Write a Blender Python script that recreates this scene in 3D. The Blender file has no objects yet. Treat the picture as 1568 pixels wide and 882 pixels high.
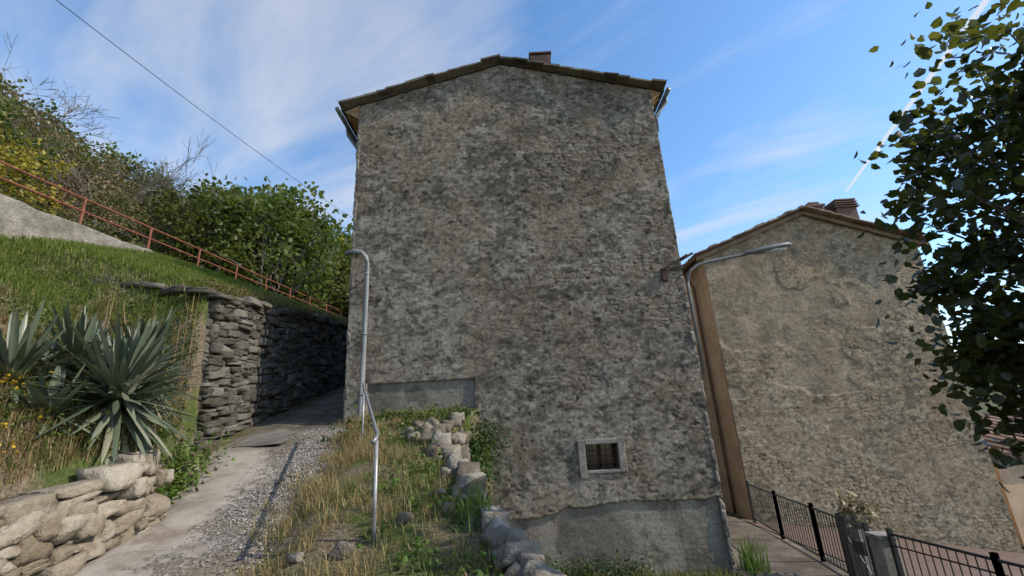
import bpy, math, random
import numpy as np
from mathutils import Vector, Matrix
random.seed(7); rng=np.random.default_rng(7)
scene=bpy.context.scene

# ---------------------------------------------------------------- noise
def _h(ix,iy,s):
    v=np.sin(ix*127.1+iy*311.7+s*74.7)*43758.5453
    return v-np.floor(v)
def vnoise(x,y,s=0):
    x=np.asarray(x,float);y=np.asarray(y,float)
    ix=np.floor(x);iy=np.floor(y);fx=x-ix;fy=y-iy
    fx=fx*fx*(3-2*fx);fy=fy*fy*(3-2*fy)
    a=_h(ix,iy,s);b=_h(ix+1,iy,s);c=_h(ix,iy+1,s);d=_h(ix+1,iy+1,s)
    return a+(b-a)*fx+(c-a)*fy+(a-b-c+d)*fx*fy
def fbm(x,y,s=0,o=4):
    t=0;a=.5;n=0
    for i in range(o):
        ca,sa=math.cos(.7*i),math.sin(.7*i)
        xx=x*ca-y*sa;yy=x*sa+y*ca
        t=t+a*vnoise(xx*2**i+i*17.3,yy*2**i-i*9.1,s+i);n+=a;a*=.5
    return t/n
def voro(x,y,s=0):
    ix=np.floor(x);iy=np.floor(y)
    f1=np.full(x.shape,9.);f2=np.full(x.shape,9.);cid=np.zeros(x.shape)
    for dx in(-1,0,1):
        for dy in(-1,0,1):
            cx=ix+dx;cy=iy+dy
            px=cx+.5+(_h(cx,cy,s)-.5)*.8;py=cy+.5+(_h(cx,cy,s+5)-.5)*.8
            d=np.hypot(px-x,py-y);c=_h(cx,cy,s+9)
            m=d<f1
            f2=np.where(m,f1,np.minimum(f2,d));cid=np.where(m,c,cid);f1=np.where(m,d,f1)
    return f1,f2,cid
def sstep(a,b,x):
    t=np.clip((x-a)/(b-a),0,1);return t*t*(3-2*t)

# ---------------------------------------------------------------- materials
class NT:
    def __init__(s,tree):s.t=tree;s.L=tree.links
    def n(s,typ,ins=None,**kw):
        nd=s.t.nodes.new(typ)
        for k,v in kw.items():setattr(nd,k,v)
        for k,v in (ins or {}).items():
            if isinstance(v,bpy.types.NodeSocket):s.L.new(v,nd.inputs[k])
            else:nd.inputs[k].default_value=v
        return nd
    def math(s,op,a,b=0.,c=None,clamp=False):
        nd=s.t.nodes.new('ShaderNodeMath');nd.operation=op;nd.use_clamp=clamp
        for i,v in enumerate((a,b,c)):
            if v is None:continue
            if isinstance(v,bpy.types.NodeSocket):s.L.new(v,nd.inputs[i])
            else:nd.inputs[i].default_value=v
        return nd.outputs[0]
    def ramp(s,fac,stops):
        nd=s.t.nodes.new('ShaderNodeValToRGB');e=nd.color_ramp.elements
        while len(e)<len(stops):e.new(.5)
        for i,(p,c) in enumerate(stops):
            e[i].position=p;e[i].color=(c[0],c[1],c[2],1) if not isinstance(c,(int,float)) else (c,c,c,1)
        s.L.new(fac,nd.inputs[0]);return nd.outputs[0]
    def mix(s,f,a,b,mode='MIX'):
        nd=s.t.nodes.new('ShaderNodeMix');nd.data_type='RGBA';nd.blend_type=mode
        for i,v in ((0,f),(6,a),(7,b)):
            if isinstance(v,bpy.types.NodeSocket):s.L.new(v,nd.inputs[i])
            else:nd.inputs[i].default_value=v if i==0 else (v[0],v[1],v[2],1)
        return nd.outputs[2]
    def noise(s,vec,scale,detail=4,rough=.55,dist=0):
        nd=s.n('ShaderNodeTexNoise',{'Vector':vec,'Scale':scale,'Detail':detail,'Roughness':rough,'Distortion':dist})
        return nd.outputs['Fac']
def newmat(name):
    m=bpy.data.materials.new(name);m.use_nodes=True;t=m.node_tree;t.nodes.clear()
    N=NT(t);out=t.nodes.new('ShaderNodeOutputMaterial');return m,N,out
def surf(name,stops,scale=3,detail=4,rough=.9,bump=.4,bscale=20,bdist=.02,rnd=0,metal=0,stretch=None,dirt=None,spec=.3):
    m,N,out=newmat(name)
    co=N.n('ShaderNodeTexCoord').outputs['Object']
    if stretch:co=N.n('ShaderNodeMapping',{'Vector':co,'Scale':stretch}).outputs[0]
    f=N.noise(co,scale,min(detail,5),.6)
    if rnd:
        at=N.n('ShaderNodeAttribute',attribute_name='rnd').outputs['Fac']
        f=N.math('ADD',N.math('MULTIPLY',f,1-rnd),N.math('MULTIPLY',at,rnd))
    col=N.ramp(f,stops)
    if dirt:
        d=N.ramp(N.noise(co,scale*.37,3,.65),[(.45,0.),(.62,1.)])
        col=N.mix(N.math('MULTIPLY',d,dirt[1]),col,dirt[0])
    fine=N.noise(co,bscale,3,.7)
    col=N.mix(.45,col,N.ramp(fine,[(.3,.4),(.6,1.)]),'MULTIPLY')
    b=N.n('ShaderNodeBump',{'Strength':bump,'Distance':bdist,'Height':fine})
    p=N.n('ShaderNodeBsdfPrincipled',{'Base Color':col,'Roughness':rough,'Metallic':metal,'Specular IOR Level':spec,'Normal':b.outputs[0]})
    N.L.new(p.outputs[0],out.inputs[0]);return m
def leafmat(name,stops,trans=.35,tcol=(.18,.24,.03),rough=.5,spec=.3):
    m,N,out=newmat(name)
    at=N.n('ShaderNodeAttribute',attribute_name='rnd').outputs['Fac']
    col=N.ramp(at,stops)
    oi=N.n('ShaderNodeObjectInfo').outputs['Random']
    col=N.n('ShaderNodeHueSaturation',{'Hue':N.math('MULTIPLY_ADD',oi,.05,.475),'Saturation':1.,'Value':N.math('MULTIPLY_ADD',oi,.5,.75),'Color':col}).outputs[0]
    p=N.n('ShaderNodeBsdfPrincipled',{'Base Color':col,'Roughness':rough,'Specular IOR Level':spec})
    tc=N.mix(.5,col,tcol)
    tr=N.n('ShaderNodeBsdfTranslucent',{'Color':tc})
    mx=N.n('ShaderNodeMixShader',{0:trans,1:p.outputs[0],2:tr.outputs[0]})
    N.L.new(mx.outputs[0],out.inputs[0]);return m

# ---------------------------------------------------------------- mesh building
def mkobj(name,V,F,mat,rnd=None,parent=None,smooth=False,tint=None):
    me=bpy.data.meshes.new(name)
    if isinstance(F,np.ndarray):
        k=F.shape[1];me.vertices.add(len(V));me.vertices.foreach_set('co',np.asarray(V,np.float32).ravel())
        me.loops.add(F.size);me.loops.foreach_set('vertex_index',F.astype(np.int32).ravel())
        me.polygons.add(len(F));me.polygons.foreach_set('loop_start',np.arange(0,F.size,k,dtype=np.int32))
        me.update(calc_edges=True)
    else:
        me.from_pydata([tuple(v) for v in V],[],F);me.update()
    if smooth:me.polygons.foreach_set('use_smooth',np.ones(len(me.polygons),bool))
    if rnd is not None:
        a=me.attributes.new('rnd','FLOAT','POINT');a.data.foreach_set('value',np.asarray(rnd,np.float32))
    if tint is not None:
        a=me.attributes.new('tint','FLOAT_COLOR','POINT');a.data.foreach_set('color',np.asarray(tint,np.float32).ravel())
    me.materials.append(mat)
    o=bpy.data.objects.new(name,me);scene.collection.objects.link(o)
    if parent:o.parent=parent
    return o
def empty(name):
    o=bpy.data.objects.new(name,None);scene.collection.objects.link(o);o.empty_display_size=.2;return o
class MB:
    def __init__(s):s.V=[];s.F=[];s.R=[]
    def add(s,v,f,r=.5):
        b=len(s.V);s.V+= [tuple(p) for p in v];s.F+=[tuple(i+b for i in q) for q in f];s.R+=[r]*len(v)
    def box(s,c,size,rot=None,r=.5,taper=1):
        x,y,z=[k/2 for k in size];vs=[]
        for sz in(-1,1):
            k=taper if sz>0 else 1
            for sx,sy in((-1,-1),(1,-1),(1,1),(-1,1)):vs.append(Vector((sx*x*k,sy*y*k,sz*z)))
        if rot is not None:vs=[rot@v for v in vs]
        vs=[v+Vector(c) for v in vs]
        s.add(vs,[(3,2,1,0),(4,5,6,7),(0,1,5,4),(1,2,6,5),(2,3,7,6),(3,0,4,7)],r)
    def tube(s,pts,rad,n=8,r=.5,squash=1):
        pts=[Vector(p) for p in pts];m=len(pts)
        if not hasattr(rad,'__len__'):rad=[rad]*m
        vs=[];fs=[]
        for i,p in enumerate(pts):
            d=(pts[min(i+1,m-1)]-pts[max(i-1,0)]).normalized()
            a=d.cross(Vector((0,0,1)))
            if a.length<.05:a=d.cross(Vector((0,1,0)))
            a.normalize();b=d.cross(a)
            for k in range(n):
                t=2*math.pi*k/n;vs.append(p+a*math.cos(t)*rad[i]+b*math.sin(t)*rad[i]*squash)
        for i in range(m-1):
            for k in range(n):
                fs.append((i*n+k,i*n+(k+1)%n,(i+1)*n+(k+1)%n,(i+1)*n+k))
        fs.append(tuple(range(n-1,-1,-1)));fs.append(tuple((m-1)*n+k for k in range(n)))
        s.add(vs,fs,r)
    def obj(s,name,mat,parent=None,smooth=False):
        return mkobj(name,s.V,s.F,mat,s.R,parent,smooth)

def stone_template(n=4):
    idx={};V=[];F=[]
    def vid(i,j,k):
        if (i,j,k) not in idx:
            idx[(i,j,k)]=len(V);V.append((2*i/n-1,2*j/n-1,2*k/n-1))
        return idx[(i,j,k)]
    for a in range(n):
        for b in range(n):
            for c in(0,n):
                q=[vid(a,b,c),vid(a+1,b,c),vid(a+1,b+1,c),vid(a,b+1,c)];F.append(q if c else q[::-1])
                q=[vid(c,a,b),vid(c,a+1,b),vid(c,a+1,b+1),vid(c,a,b+1)];F.append(q if c else q[::-1])
                q=[vid(a,c,b),vid(a+1,c,b),vid(a+1,c,b+1),vid(a,c,b+1)];F.append(q[::-1] if c else q)
    V=np.array(V);L=np.linalg.norm(V,axis=1,keepdims=True)
    return V,V/L*1.2,np.array(F)
ST_V,ST_S,ST_F=stone_template(4)
def stones(name,items,mat,parent=None,jit=.1,rd=.25,cuts=3,shear=.2):
    Vs=[];Fs=[];Rs=[];b=0
    for c,h,R in items:
        v=ST_V*(1-rd)+ST_S*rd
        for k in range(cuts):
            nn=rng.normal(size=3);nn/=np.linalg.norm(nn)
            d=rng.uniform(.8,1.15);e=v@nn-d
            v=v-np.where(e>0,e,0)[:,None]*nn
        v=v+rng.normal(0,jit*.35,v.shape)
        v=v*(1+rng.uniform(-.08,.1,3))
        v[:,0]+=v[:,2]*rng.uniform(-shear,shear);v[:,2]+=v[:,0]*rng.uniform(-shear,shear)*.8
        v=v*np.array(h)
        v=v@np.asarray(R).T+np.array(c)
        Vs.append(v);Fs.append(ST_F+b);b+=len(v);Rs.append(np.full(len(v),rng.random()))
    return mkobj(name,np.vstack(Vs),np.vstack(Fs),mat,np.concatenate(Rs),parent)
def rotz(a):
    c,s=math.cos(a),math.sin(a);return np.array([[c,-s,0],[s,c,0],[0,0,1.]])
def rrot(m):
    e=rng.normal(0,m,3)
    return np.array(Matrix.Rotation(e[0],3,'X')@Matrix.Rotation(e[1],3,'Y')@Matrix.Rotation(e[2],3,'Z'))
def wall_items(p0,p1,zb0,zb1,zt0,zt1,rh=.15,ln=(.2,.5),depth=.16,out=.03):
    p0=np.array(p0);p1=np.array(p1);L=np.linalg.norm(p1-p0);d=(p1-p0)/L;ang=math.atan2(d[1],d[0])
    nrm=np.array([d[1],-d[0]])
    H=max(zt0-zb0,zt1-zb1);it=[];h=0
    while h<H:
        r=rh*rng.uniform(.6,1.4);x=-rng.uniform(0,.1)
        while x<L-.05:
            l=min(rng.uniform(*ln)*(.6+.5*r/rh),max(L-x,.12)+.04);f=(x+l/2)/L;fc=min(max(f,0),1)
            zb=zb0+(zb1-zb0)*fc;zt=zt0+(zt1-zt0)*fc
            z=zb+(h+r/2)+.25*r*math.sin(x*3+h*9)
            if z<zt+.03*rng.normal():
                p=p0+d*(x+l/2)+nrm*rng.normal(0,out)
                sl=math.atan2((zb1-zb0+zt1-zt0)/2,L)
                R=rotz(ang)@np.array(Matrix.Rotation(-sl*.6,3,'Y'))@rrot(.05)
                u=rng.random()
                if u<.25:
                    for q in(-.26,.26):it.append(((p[0],p[1],z+q*r),(l/2*1.0,depth,r/4*1.05),R))
                elif u<.35:
                    for q in(-.26,.26):it.append(((p[0]+d[0]*q*l,p[1]+d[1]*q*l,z),(l/4*1.02,depth,r/2*1.05),R))
                else:it.append(((p[0],p[1],z+rng.normal(0,.012)),(l/2*1.02,depth,r/2*1.04*rng.uniform(.9,1.1)),R))
            x+=l*.99
        h+=r*.96
    return it

# leaves
def leaf_mesh(C,A,B,size,width=.35,fold=.25):
    Nn=np.cross(A,B);n=len(C)
    s=size[:,None];w=width
    t=[(0,0,0),(-w,.3,fold*w),(-w*.8,.7,fold*w),(0,1,-.08),(w*.8,.7,fold*w),(w,.3,fold*w)]
    V=np.stack([C+s*(B*a+A*b+Nn*c) for a,b,c in t],1).reshape(-1,3)
    base=(np.arange(n)*6)[:,None]
    F=np.concatenate([base+np.array([0,3,2,1]),base+np.array([0,5,4,3])],0)
    return V,F
def rdirs(n):
    v=rng.normal(size=(n,3));return v/np.linalg.norm(v,axis=1,keepdims=True)
def leaves_at(C,size,up=.3,**k):
    n=len(C);A=rdirs(n);A[:,2]-=up*.6;A/=np.linalg.norm(A,axis=1,keepdims=True)
    u=rdirs(n);u[:,2]+=up*3;B=np.cross(A,u);B/=np.linalg.norm(B,axis=1,keepdims=True)+1e-9
    return leaf_mesh(C,A,B,size*rng.uniform(.6,1.2,n),**k)
def crown_points(center,rad,nclump,per,cr,shell=.55):
    d=rdirs(nclump);r=rng.uniform(shell,1,nclump)**.7
    cc=np.array(center)+d*r[:,None]*np.array(rad)
    P=[];R=[]
    for c in cc:
        k=int(per*rng.uniform(.5,1.5));q=cr*rng.uniform(.6,1.4)
        p=c+rng.normal(0,q*.5,(k,3))*np.array([1,1,.75])
        P.append(p);cl=rng.uniform(0,1)
        R.append(np.clip(cl*.55+rng.uniform(0,.45,k),0,1))
    return np.vstack(P),np.concatenate(R),cc
def blades(name,pts,h,w,mat,lean=.35,parent=None,rv=None):
    n=len(pts);pts=np.asarray(pts,float)
    az=rng.uniform(0,2*np.pi,n);ln=rng.normal(0,lean,n)
    H=h*rng.uniform(.45,1.25,n)
    d=np.stack([np.cos(az),np.sin(az),0*az],1);sd=np.stack([-np.sin(az),np.cos(az),0*az],1)
    W=(w*rng.uniform(.6,1.3,n))[:,None]
    up=np.array([0,0,1.])
    p1=pts+up*(H*.55)[:,None]+d*(H*ln*.35)[:,None]
    p2=pts+up*(H*(1-.3*np.abs(ln)))[:,None]+d*(H*ln)[:,None]
    V=np.stack([pts-sd*W,pts+sd*W,p1+sd*W*.7,p1-sd*W*.7,p2+sd*W*.12,p2-sd*W*.12],1).reshape(-1,3)
    b=(np.arange(n)*6)[:,None]
    F=np.concatenate([b+np.array([0,1,2,3]),b+np.array([3,2,4,5])],0)
    r=np.repeat(rng.random(n) if rv is None else rv,6)
    return mkobj(name,V,F,mat,r,parent)

# ---------------------------------------------------------------- terrain
def Pz(y):return np.interp(y,[-8,0,4.4,20,40,120],[-1.8,-1.6,-1.0,2.74,5.2,7])
def xe(y):return np.interp(y,[-5,5.5,8.6,24,40],[-4.2,-4.2,-5.85,-6.6,-7.2])
def Tz(y):
    low=Pz(y)+np.interp(y,[5.5,7.6],[.7,.5]);hi=np.interp(y,[8.0,16.3,24,40],[2.8,4.05,5.0,6.6])
    t=sstep(7.5,8.5,y);return low*(1-t)+hi*t
def Hr(y):return 4.3+.085*np.clip(y,0,70)
def H10(y):return Hr(y)+np.interp(y,[5,8,11.5],[-.85,-.8,-.05])
def xr(y):return np.interp(y,[-8,0,4.4,8,9.9,10.2],[3,1.2,-.22,-1.45,-.9,0])
def pr(y):return np.interp(y,[0,4.3,5.6,7.2,9.9,24],[-1.4,-2.3,-2.8,-2.95,-3.7,-3.7])
def pl(y):return np.interp(y,[0,5.4,5.9,8.3,24],[-4.0,-4.0,-4.15,-5.2,-6.4])
def yard(x,y):return -2.68-.17*np.clip(x,0,1e9)/4*(x<4)-.17*(x>=4)-.17*np.clip(x-6,0,9)-.02*np.clip(x-15,0,60)
def hgt(x,y):
    x=np.asarray(x,float);y=np.asarray(y,float)
    p=Pz(y);X=xe(y)
    t=np.clip((X-x)/(X+10.05),0,1)
    bank=Tz(y)+(H10(y)-Tz(y))*t**.85+.08*(fbm(x*1.5,y*1.5,3)-.5)
    road=Hr(y)
    hill=Hr(y)+.55*np.clip(-12.2-x,0,30)+.15*np.clip(-42-x,0,100)+.7*(fbm(x*.3,y*.3,5)-.5)*sstep(0,4,-12-x)
    z=np.where(x<-12.2,hill,np.where(x<-10.05,road,np.where(x<X-.08,bank,p)))
    mid=(x>=X-.08)
    mound=.16*sstep(0,.6,x-pr(y))*sstep(3,4.5,y)+.06*(fbm(x*3,y*3,8)-.5)*sstep(-.1,.4,x-pr(y))
    z=np.where(mid&(x<xr(y)),p+mound,z)
    far=np.clip(np.hypot(x,y)-70,0,400)*.11*(x>0)*sstep(30,60,y)
    z=np.where(mid&(x>=xr(y)),yard(x,y)+.05*(fbm(x*2,y*2,2)-.5)+far,z)
    return z
gx=np.concatenate([[-500,-300,-180,-110,-80],np.arange(-60,-12,1.2),np.arange(-12,8,.09),np.arange(8,24,.8),[30,45,70,120,250,500]])
gy=np.concatenate([[-60,-20,-10],np.arange(-5,2,.6),np.arange(2,12,.09),np.arange(12,30,.4),np.arange(30,60,3),[80,120,200,350,700]])
GX,GY=np.meshgrid(gx,gy);GZ=hgt(GX,GY)
def gridfaces(nr,nc):
    i=np.arange(nr-1)[:,None]*nc+np.arange(nc-1)[None,:]
    i=i.ravel();return np.stack([i,i+1,i+nc+1,i+nc],1)
m,N,out=newmat('earth')
co=N.n('ShaderNodeTexCoord').outputs['Object']
f=N.noise(co,1.3,5,.65);g=N.noise(co,25,3,.7)
c1=N.ramp(g,[(.3,(.06,.045,.028)),(.5,(.13,.105,.07)),(.7,(.23,.19,.135))])
c2=N.ramp(g,[(.3,(.03,.045,.012)),(.6,(.08,.1,.03))])
col=N.mix(N.ramp(f,[(.42,0.),(.58,1.)]),c1,c2)
b=N.n('ShaderNodeBump',{'Strength':.7,'Distance':.04,'Height':g})
p=N.n('ShaderNodeBsdfPrincipled',{'Base Color':col,'Roughness':.95,'Normal':b.outputs[0],'Specular IOR Level':.1})
N.L.new(p.outputs[0],out.inputs[0]);M_earth=m
mkobj('ground',np.stack([GX,GY,GZ],2).reshape(-1,3),gridfaces(*GX.shape),M_earth,smooth=True)

# path sheet
m,N,out=newmat('path_concrete')
co=N.n('ShaderNodeTexCoord').outputs['Object']
a=N.n('ShaderNodeAttribute',attribute_name='rnd').outputs['Fac']
n1=N.noise(co,2.2,6,.65);n2=N.noise(co,60,3,.8);v=N.n('ShaderNodeTexVoronoi',{'Vector':co,'Scale':42.}).outputs
conc=N.ramp(n1,[(.3,(.20,.17,.14)),(.5,(.32,.285,.24)),(.7,(.41,.37,.32))])
grav=N.mix(.7,N.ramp(N.n('ShaderNodeSeparateColor',{0:v['Color']}).outputs[0],[(0.,(.12,.105,.09)),(.5,(.26,.24,.21)),(1.,(.5,.47,.42))]),N.ramp(v['Distance'],[(.2,1.),(.7,.2)]),'MULTIPLY')
ma=N.ramp(N.math('ADD',a,N.math('MULTIPLY',N.math('SUBTRACT',N.noise(co,2.6,5,.7),.5),1.7)),[(.50,0.),(.56,1.)])
col=N.mix(ma,conc,grav)
col=N.mix(.5,col,N.ramp(n2,[(.3,.5),(.6,1.)]),'MULTIPLY')
dt_=N.ramp(N.noise(co,1.3,5,.7),[(.5,0.),(.6,.65)])
col=N.mix(dt_,col,(.17,.13,.09))
crk=N.n('ShaderNodeTexVoronoi',{'Vector':co,'Scale':1.3},feature='DISTANCE_TO_EDGE').outputs['Distance']
col=N.mix(N.ramp(crk,[(.0,.6),(.008,0.)]),col,(.06,.05,.04))
y=N.n('ShaderNodeSeparateXYZ',{0:co}).outputs[1]
far_shade=N.math('MULTIPLY',N.math('MULTIPLY',N.math('SUBTRACT',y,7.6),.4,clamp=True),N.ramp(N.noise(co,1.6,4,.6),[(.35,.95),(.6,.6)]))
col=N.mix(far_shade,col,(.045,.043,.028))  # shade between house and retaining wall, painted onto the far path
hh=N.math('ADD',N.math('MULTIPLY',v['Distance'],ma),N.math('MULTIPLY',n2,.5))
b=N.n('ShaderNodeBump',{'Strength':.6,'Distance':.015,'Height':hh})
p=N.n('ShaderNodeBsdfPrincipled',{'Base Color':col,'Roughness':.9,'Normal':b.outputs[0],'Specular IOR Level':.2})
N.L.new(p.outputs[0],out.inputs[0])
ys=np.arange(1,24,.08);us=np.linspace(0,1,50)
U,Y=np.meshgrid(us,ys)
edge=.2*(fbm(Y*1.7,U*0,11)-.5)
XX=pl(Y)-.12+(pr(Y)+.1+edge*2-pl(Y)+.12)*U
ZZ=Pz(Y)+.012+.05*(fbm(XX*1.6,Y*1.6,21)-.5)+.03*sstep(.5,.2,U)*sstep(.02,.12,U)-.015*sstep(.85,1,U)
mkobj('path',np.stack([XX,Y,ZZ],2).reshape(-1,3),gridfaces(*XX.shape),m,U.ravel(),smooth=True)

octV=np.array([(1,0,0),(-1,0,0),(0,1,0),(0,-1,0),(0,0,.6),(0,0,-.6)],float)
octF=np.array([(0,2,4),(2,1,4),(1,3,4),(3,0,4),(2,0,5),(1,2,5),(3,1,5),(0,3,5)])
def pebbles(name,P,s,mat):
    n=len(P);V=octV[None]*(s*rng.uniform(.4,1.3,(n,1,1)))*(1+rng.uniform(-.3,.3,(n,6,3)))
    a=rng.uniform(0,6.28,n);c,si=np.cos(a),np.sin(a)
    R=np.zeros((n,3,3));R[:,0,0]=c;R[:,0,1]=-si;R[:,1,0]=si;R[:,1,1]=c;R[:,2,2]=1
    V=np.einsum('nij,nkj->nki',R,V)+P[:,None,:]
    F=(octF[None]+(np.arange(n)*6)[:,None,None]).reshape(-1,3)
    return mkobj(name,V.reshape(-1,3),F,mat,np.repeat(rng.random(n),6))
M_peb=surf('gravel_stone',[(.2,(.13,.115,.10)),(.5,(.27,.245,.215)),(.8,(.46,.43,.39))],5,3,rnd=.8)
k=11000;yy=rng.uniform(3.2,9.6,k);uu=1-np.abs(rng.normal(0,.27,k));xx=pl(yy)+(pr(yy)+.15-pl(yy))*uu
ok=(xx>pl(yy))&((fbm(xx*1.3,yy*1.3,91,3)>.42)|(rng.random(k)<.2));xx=xx[ok];yy=yy[ok]
pebbles('path_gravel',np.stack([xx,yy,Pz(yy)+.02],1),.014,M_peb)
M_slab=surf('slab_concrete',[(.3,(.12,.113,.10)),(.6,(.19,.18,.165)),(.8,(.24,.23,.21))],4,5,bump=.5,bscale=25,dirt=((.08,.07,.05),.6))
X,Y=np.meshgrid(np.linspace(-5.05,-4.25,16),np.linspace(8.35,9.25,16));er_=.1*(fbm(X*3+5,Y*3,4)-.5);X=X-.12*(Y-8.8)+er_;Y=Y+.1*(fbm(X*3,Y*3+7,5)-.5)
mkobj('concrete_slab',np.stack([X,Y,Pz(Y)+.05+.012*vnoise(X*4,Y*4,3)],2).reshape(-1,3),gridfaces(16,16),M_slab,smooth=True)

# ---------------------------------------------------------------- rough facade
def facade_mat(name):
    m,N,out=newmat(name)
    co=N.n('ShaderNodeTexCoord').outputs['Object']
    tint=N.n('ShaderNodeAttribute',attribute_name='tint').outputs['Color']
    fi=N.noise(co,36,4,.8)
    col=N.mix(.7,tint,N.ramp(fi,[(.34,.36),(.6,1.18)]),'MULTIPLY')
    b=N.n('ShaderNodeBump',{'Strength':.6,'Distance':.014,'Height':fi})
    p=N.n('ShaderNodeBsdfPrincipled',{'Base Color':col,'Roughness':.95,'Normal':b.outputs[0],'Specular IOR Level':.1})
    N.L.new(p.outputs[0],out.inputs[0]);return m
M_fac=facade_mat('rough_plaster');M_fac2=facade_mat('old_tan_plaster')
def lerp(a,b,t):return a+(b-a)*t[...,None]
def facade(name,x0,x1,zb,ztf,y0,mat,parent,nx,nz,zonef,stone_thr,seed,pal,hole=None,exadd=None,amp=1.,toneadd=None,zdark=None,con=1.):
    dark,mid,light,smoothc,warm=[np.array(c) for c in pal]
    X,Vv=np.meshgrid(np.linspace(x0,x1,nx),np.linspace(0,1,nz))
    ZT=ztf(X);Z=zb+(ZT-zb)*Vv
    wx=X+.3*(fbm(X*2.4,Z*2.4,seed+30)-.5);wz=Z+.2*(fbm(X*2+9,Z*2,seed+31)-.5)
    f1,f2,cid=voro(wx*4.3,wz*9.5,seed)
    joint=sstep(.02,.25,f2-f1)
    e=fbm(X*.9,Z*1.2,seed+3,6)
    if exadd is not None:e=e+exadd(X,Z)
    exp=sstep(stone_thr-.03,stone_thr+.05,e)
    poke=(cid>.74)*sstep(.46,.34,f1)*sstep(.45,.5,fbm(X*1.5,Z*1.5,seed+33,4))
    patch=sstep(.5,.53,fbm(X*1.3,Z*1.7,seed+4,6))
    pit=sstep(.62,.74,fbm(X*8,Z*12,seed+6,3))
    zone=zonef(X,Z)
    lump=fbm(X*5.5,Z*9,seed+7,4)-.5;fine=fbm(X*19,Z*24,seed+8,3)-.5
    disp=amp*(.007*patch+.007*lump+.0075*fine-.007*pit+.003*poke*(1-exp))
    disp=disp+(1-exp)*.006+(.02+.98*exp)*.009*(joint-.7)+exp*(cid-.5)*.006
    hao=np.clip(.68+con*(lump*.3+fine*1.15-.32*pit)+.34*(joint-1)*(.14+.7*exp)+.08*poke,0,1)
    big=fbm(X*.5,Z*.5,seed+40,5);md=fbm(X*2.6,Z*3.4,seed+41,5);blo=fbm(X*8,Z*12,seed+42,4)
    tone=.5+con*((big-.5)*.7+(md-.5)*.7+(blo-.5)*.9)+.08*(patch-.5)
    if toneadd is not None:tone=tone+toneadd(X,Z)
    c=lerp(dark,mid,np.clip((tone-.25)/.25,0,1));c=lerp(c,light,np.clip((tone-.5)/.3,0,1))
    c=lerp(c,light*1.15,.6*sstep(.59,.68,fbm(X*6,Z*9,seed+43,4)))
    c=lerp(c,dark*.55,.55*sstep(.60,.72,fbm(X*4.5,Z*6,seed+44,5)))
    c=lerp(c,warm,.45*sstep(.50,.64,fbm(X*1.3,Z*1.3,seed+46,4)))
    sc=lerp(lerp(mid,warm,np.clip(cid*2,0,1)),light,np.clip(cid*2-1,0,1))
    c=lerp(c,sc,.55*np.maximum(exp,poke*.55))
    c=c*(.28+.85*hao)[...,None]  # hollows of the relief darkened in the tint, like shade in cavities
    sm=lerp(smoothc*.6,smoothc*1.08,sstep(.3,.7,fbm(X*2.2,Z*1.4,seed+47,6)))
    sm=lerp(sm,dark*.8,.6*sstep(.56,.66,fbm(X*3,Z*2.4,seed+48,5)))
    if zdark is not None:sm=sm*zdark(X,Z)[...,None]
    c=lerp(c,sm,zone*.85)
    disp=disp*(1-zone*.5)-np.clip(zone,0,1)*.045
    V=np.stack([X,y0-disp,Z],2).reshape(-1,3);F=gridfaces(nz,nx)
    if hole:
        q=V[F].mean(1);k=(q[:,0]>hole[0])&(q[:,0]<hole[1])&(q[:,2]>hole[2])&(q[:,2]<hole[3]);F=F[~k]
    c=np.concatenate([np.clip(c,0.01,.8),np.ones(c.shape[:2]+(1,))],2)
    return mkobj(name,V,F,mat,None,parent,smooth=True,tint=c.reshape(-1,4))

house=empty('stone_house')
AX,AZ,EX,EZ=.05,9.42,4.0,8.28
def ztop(x):return AZ-(np.abs(x-AX))*.285
def zone1(X,Z):
    w=.07*(fbm(X*2.5,Z*2.5,50)-.5)
    w2=.14*(fbm(X*1.1,Z*0,51)-.5)+.07*(fbm(X*5,Z*0,52)-.5)
    a=sstep(.0,.02,-1.5+w2-.18*sstep(.9,.2,X)-Z)*(X>-.9)
    b=sstep(0,.02,X+w+3.25)*sstep(0,.02,-.93+w-X)*sstep(0,.02,1.12+w*.7-Z)*sstep(-.3,-.2,Z+1.2)
    return np.clip(a+b,0,1)
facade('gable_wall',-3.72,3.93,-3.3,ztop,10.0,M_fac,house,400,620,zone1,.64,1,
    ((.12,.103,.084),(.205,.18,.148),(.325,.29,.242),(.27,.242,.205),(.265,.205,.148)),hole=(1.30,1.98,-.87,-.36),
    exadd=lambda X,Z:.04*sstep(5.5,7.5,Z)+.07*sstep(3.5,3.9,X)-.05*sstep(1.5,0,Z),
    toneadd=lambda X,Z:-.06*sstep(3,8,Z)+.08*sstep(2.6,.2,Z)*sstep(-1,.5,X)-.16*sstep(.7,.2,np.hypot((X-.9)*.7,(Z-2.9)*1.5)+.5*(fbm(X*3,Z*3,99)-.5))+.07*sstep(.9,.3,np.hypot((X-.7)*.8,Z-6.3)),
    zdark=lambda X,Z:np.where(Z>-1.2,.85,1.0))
M_side=surf('side_plaster',[(.3,(.13,.12,.10)),(.5,(.2,.18,.155)),(.7,(.3,.275,.235))],3,5,bump=.8,bscale=14)
mb=MB()
y0,y1=10.07,20.
def gz(x):return AZ-abs(x-AX)*.285-.03
L,R=-3.70,3.91
mb.add([(L,y0,-3.5),(L,y1,-3.5),(L,y1,gz(L)),(L,y0,gz(L))],[(0,3,2,1)])
mb.add([(R,y0,-3.5),(R,y1,-3.5),(R,y1,gz(R)),(R,y0,gz(R))],[(0,1,2,3)])
mb.add([(L,y1,-3.5),(R,y1,-3.5),(R,y1,gz(R)),(AX,y1,AZ),(L,y1,gz(L))],[(0,1,2,3,4)])
mb.obj('side_and_back_walls',M_side,house)
it=[]
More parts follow.
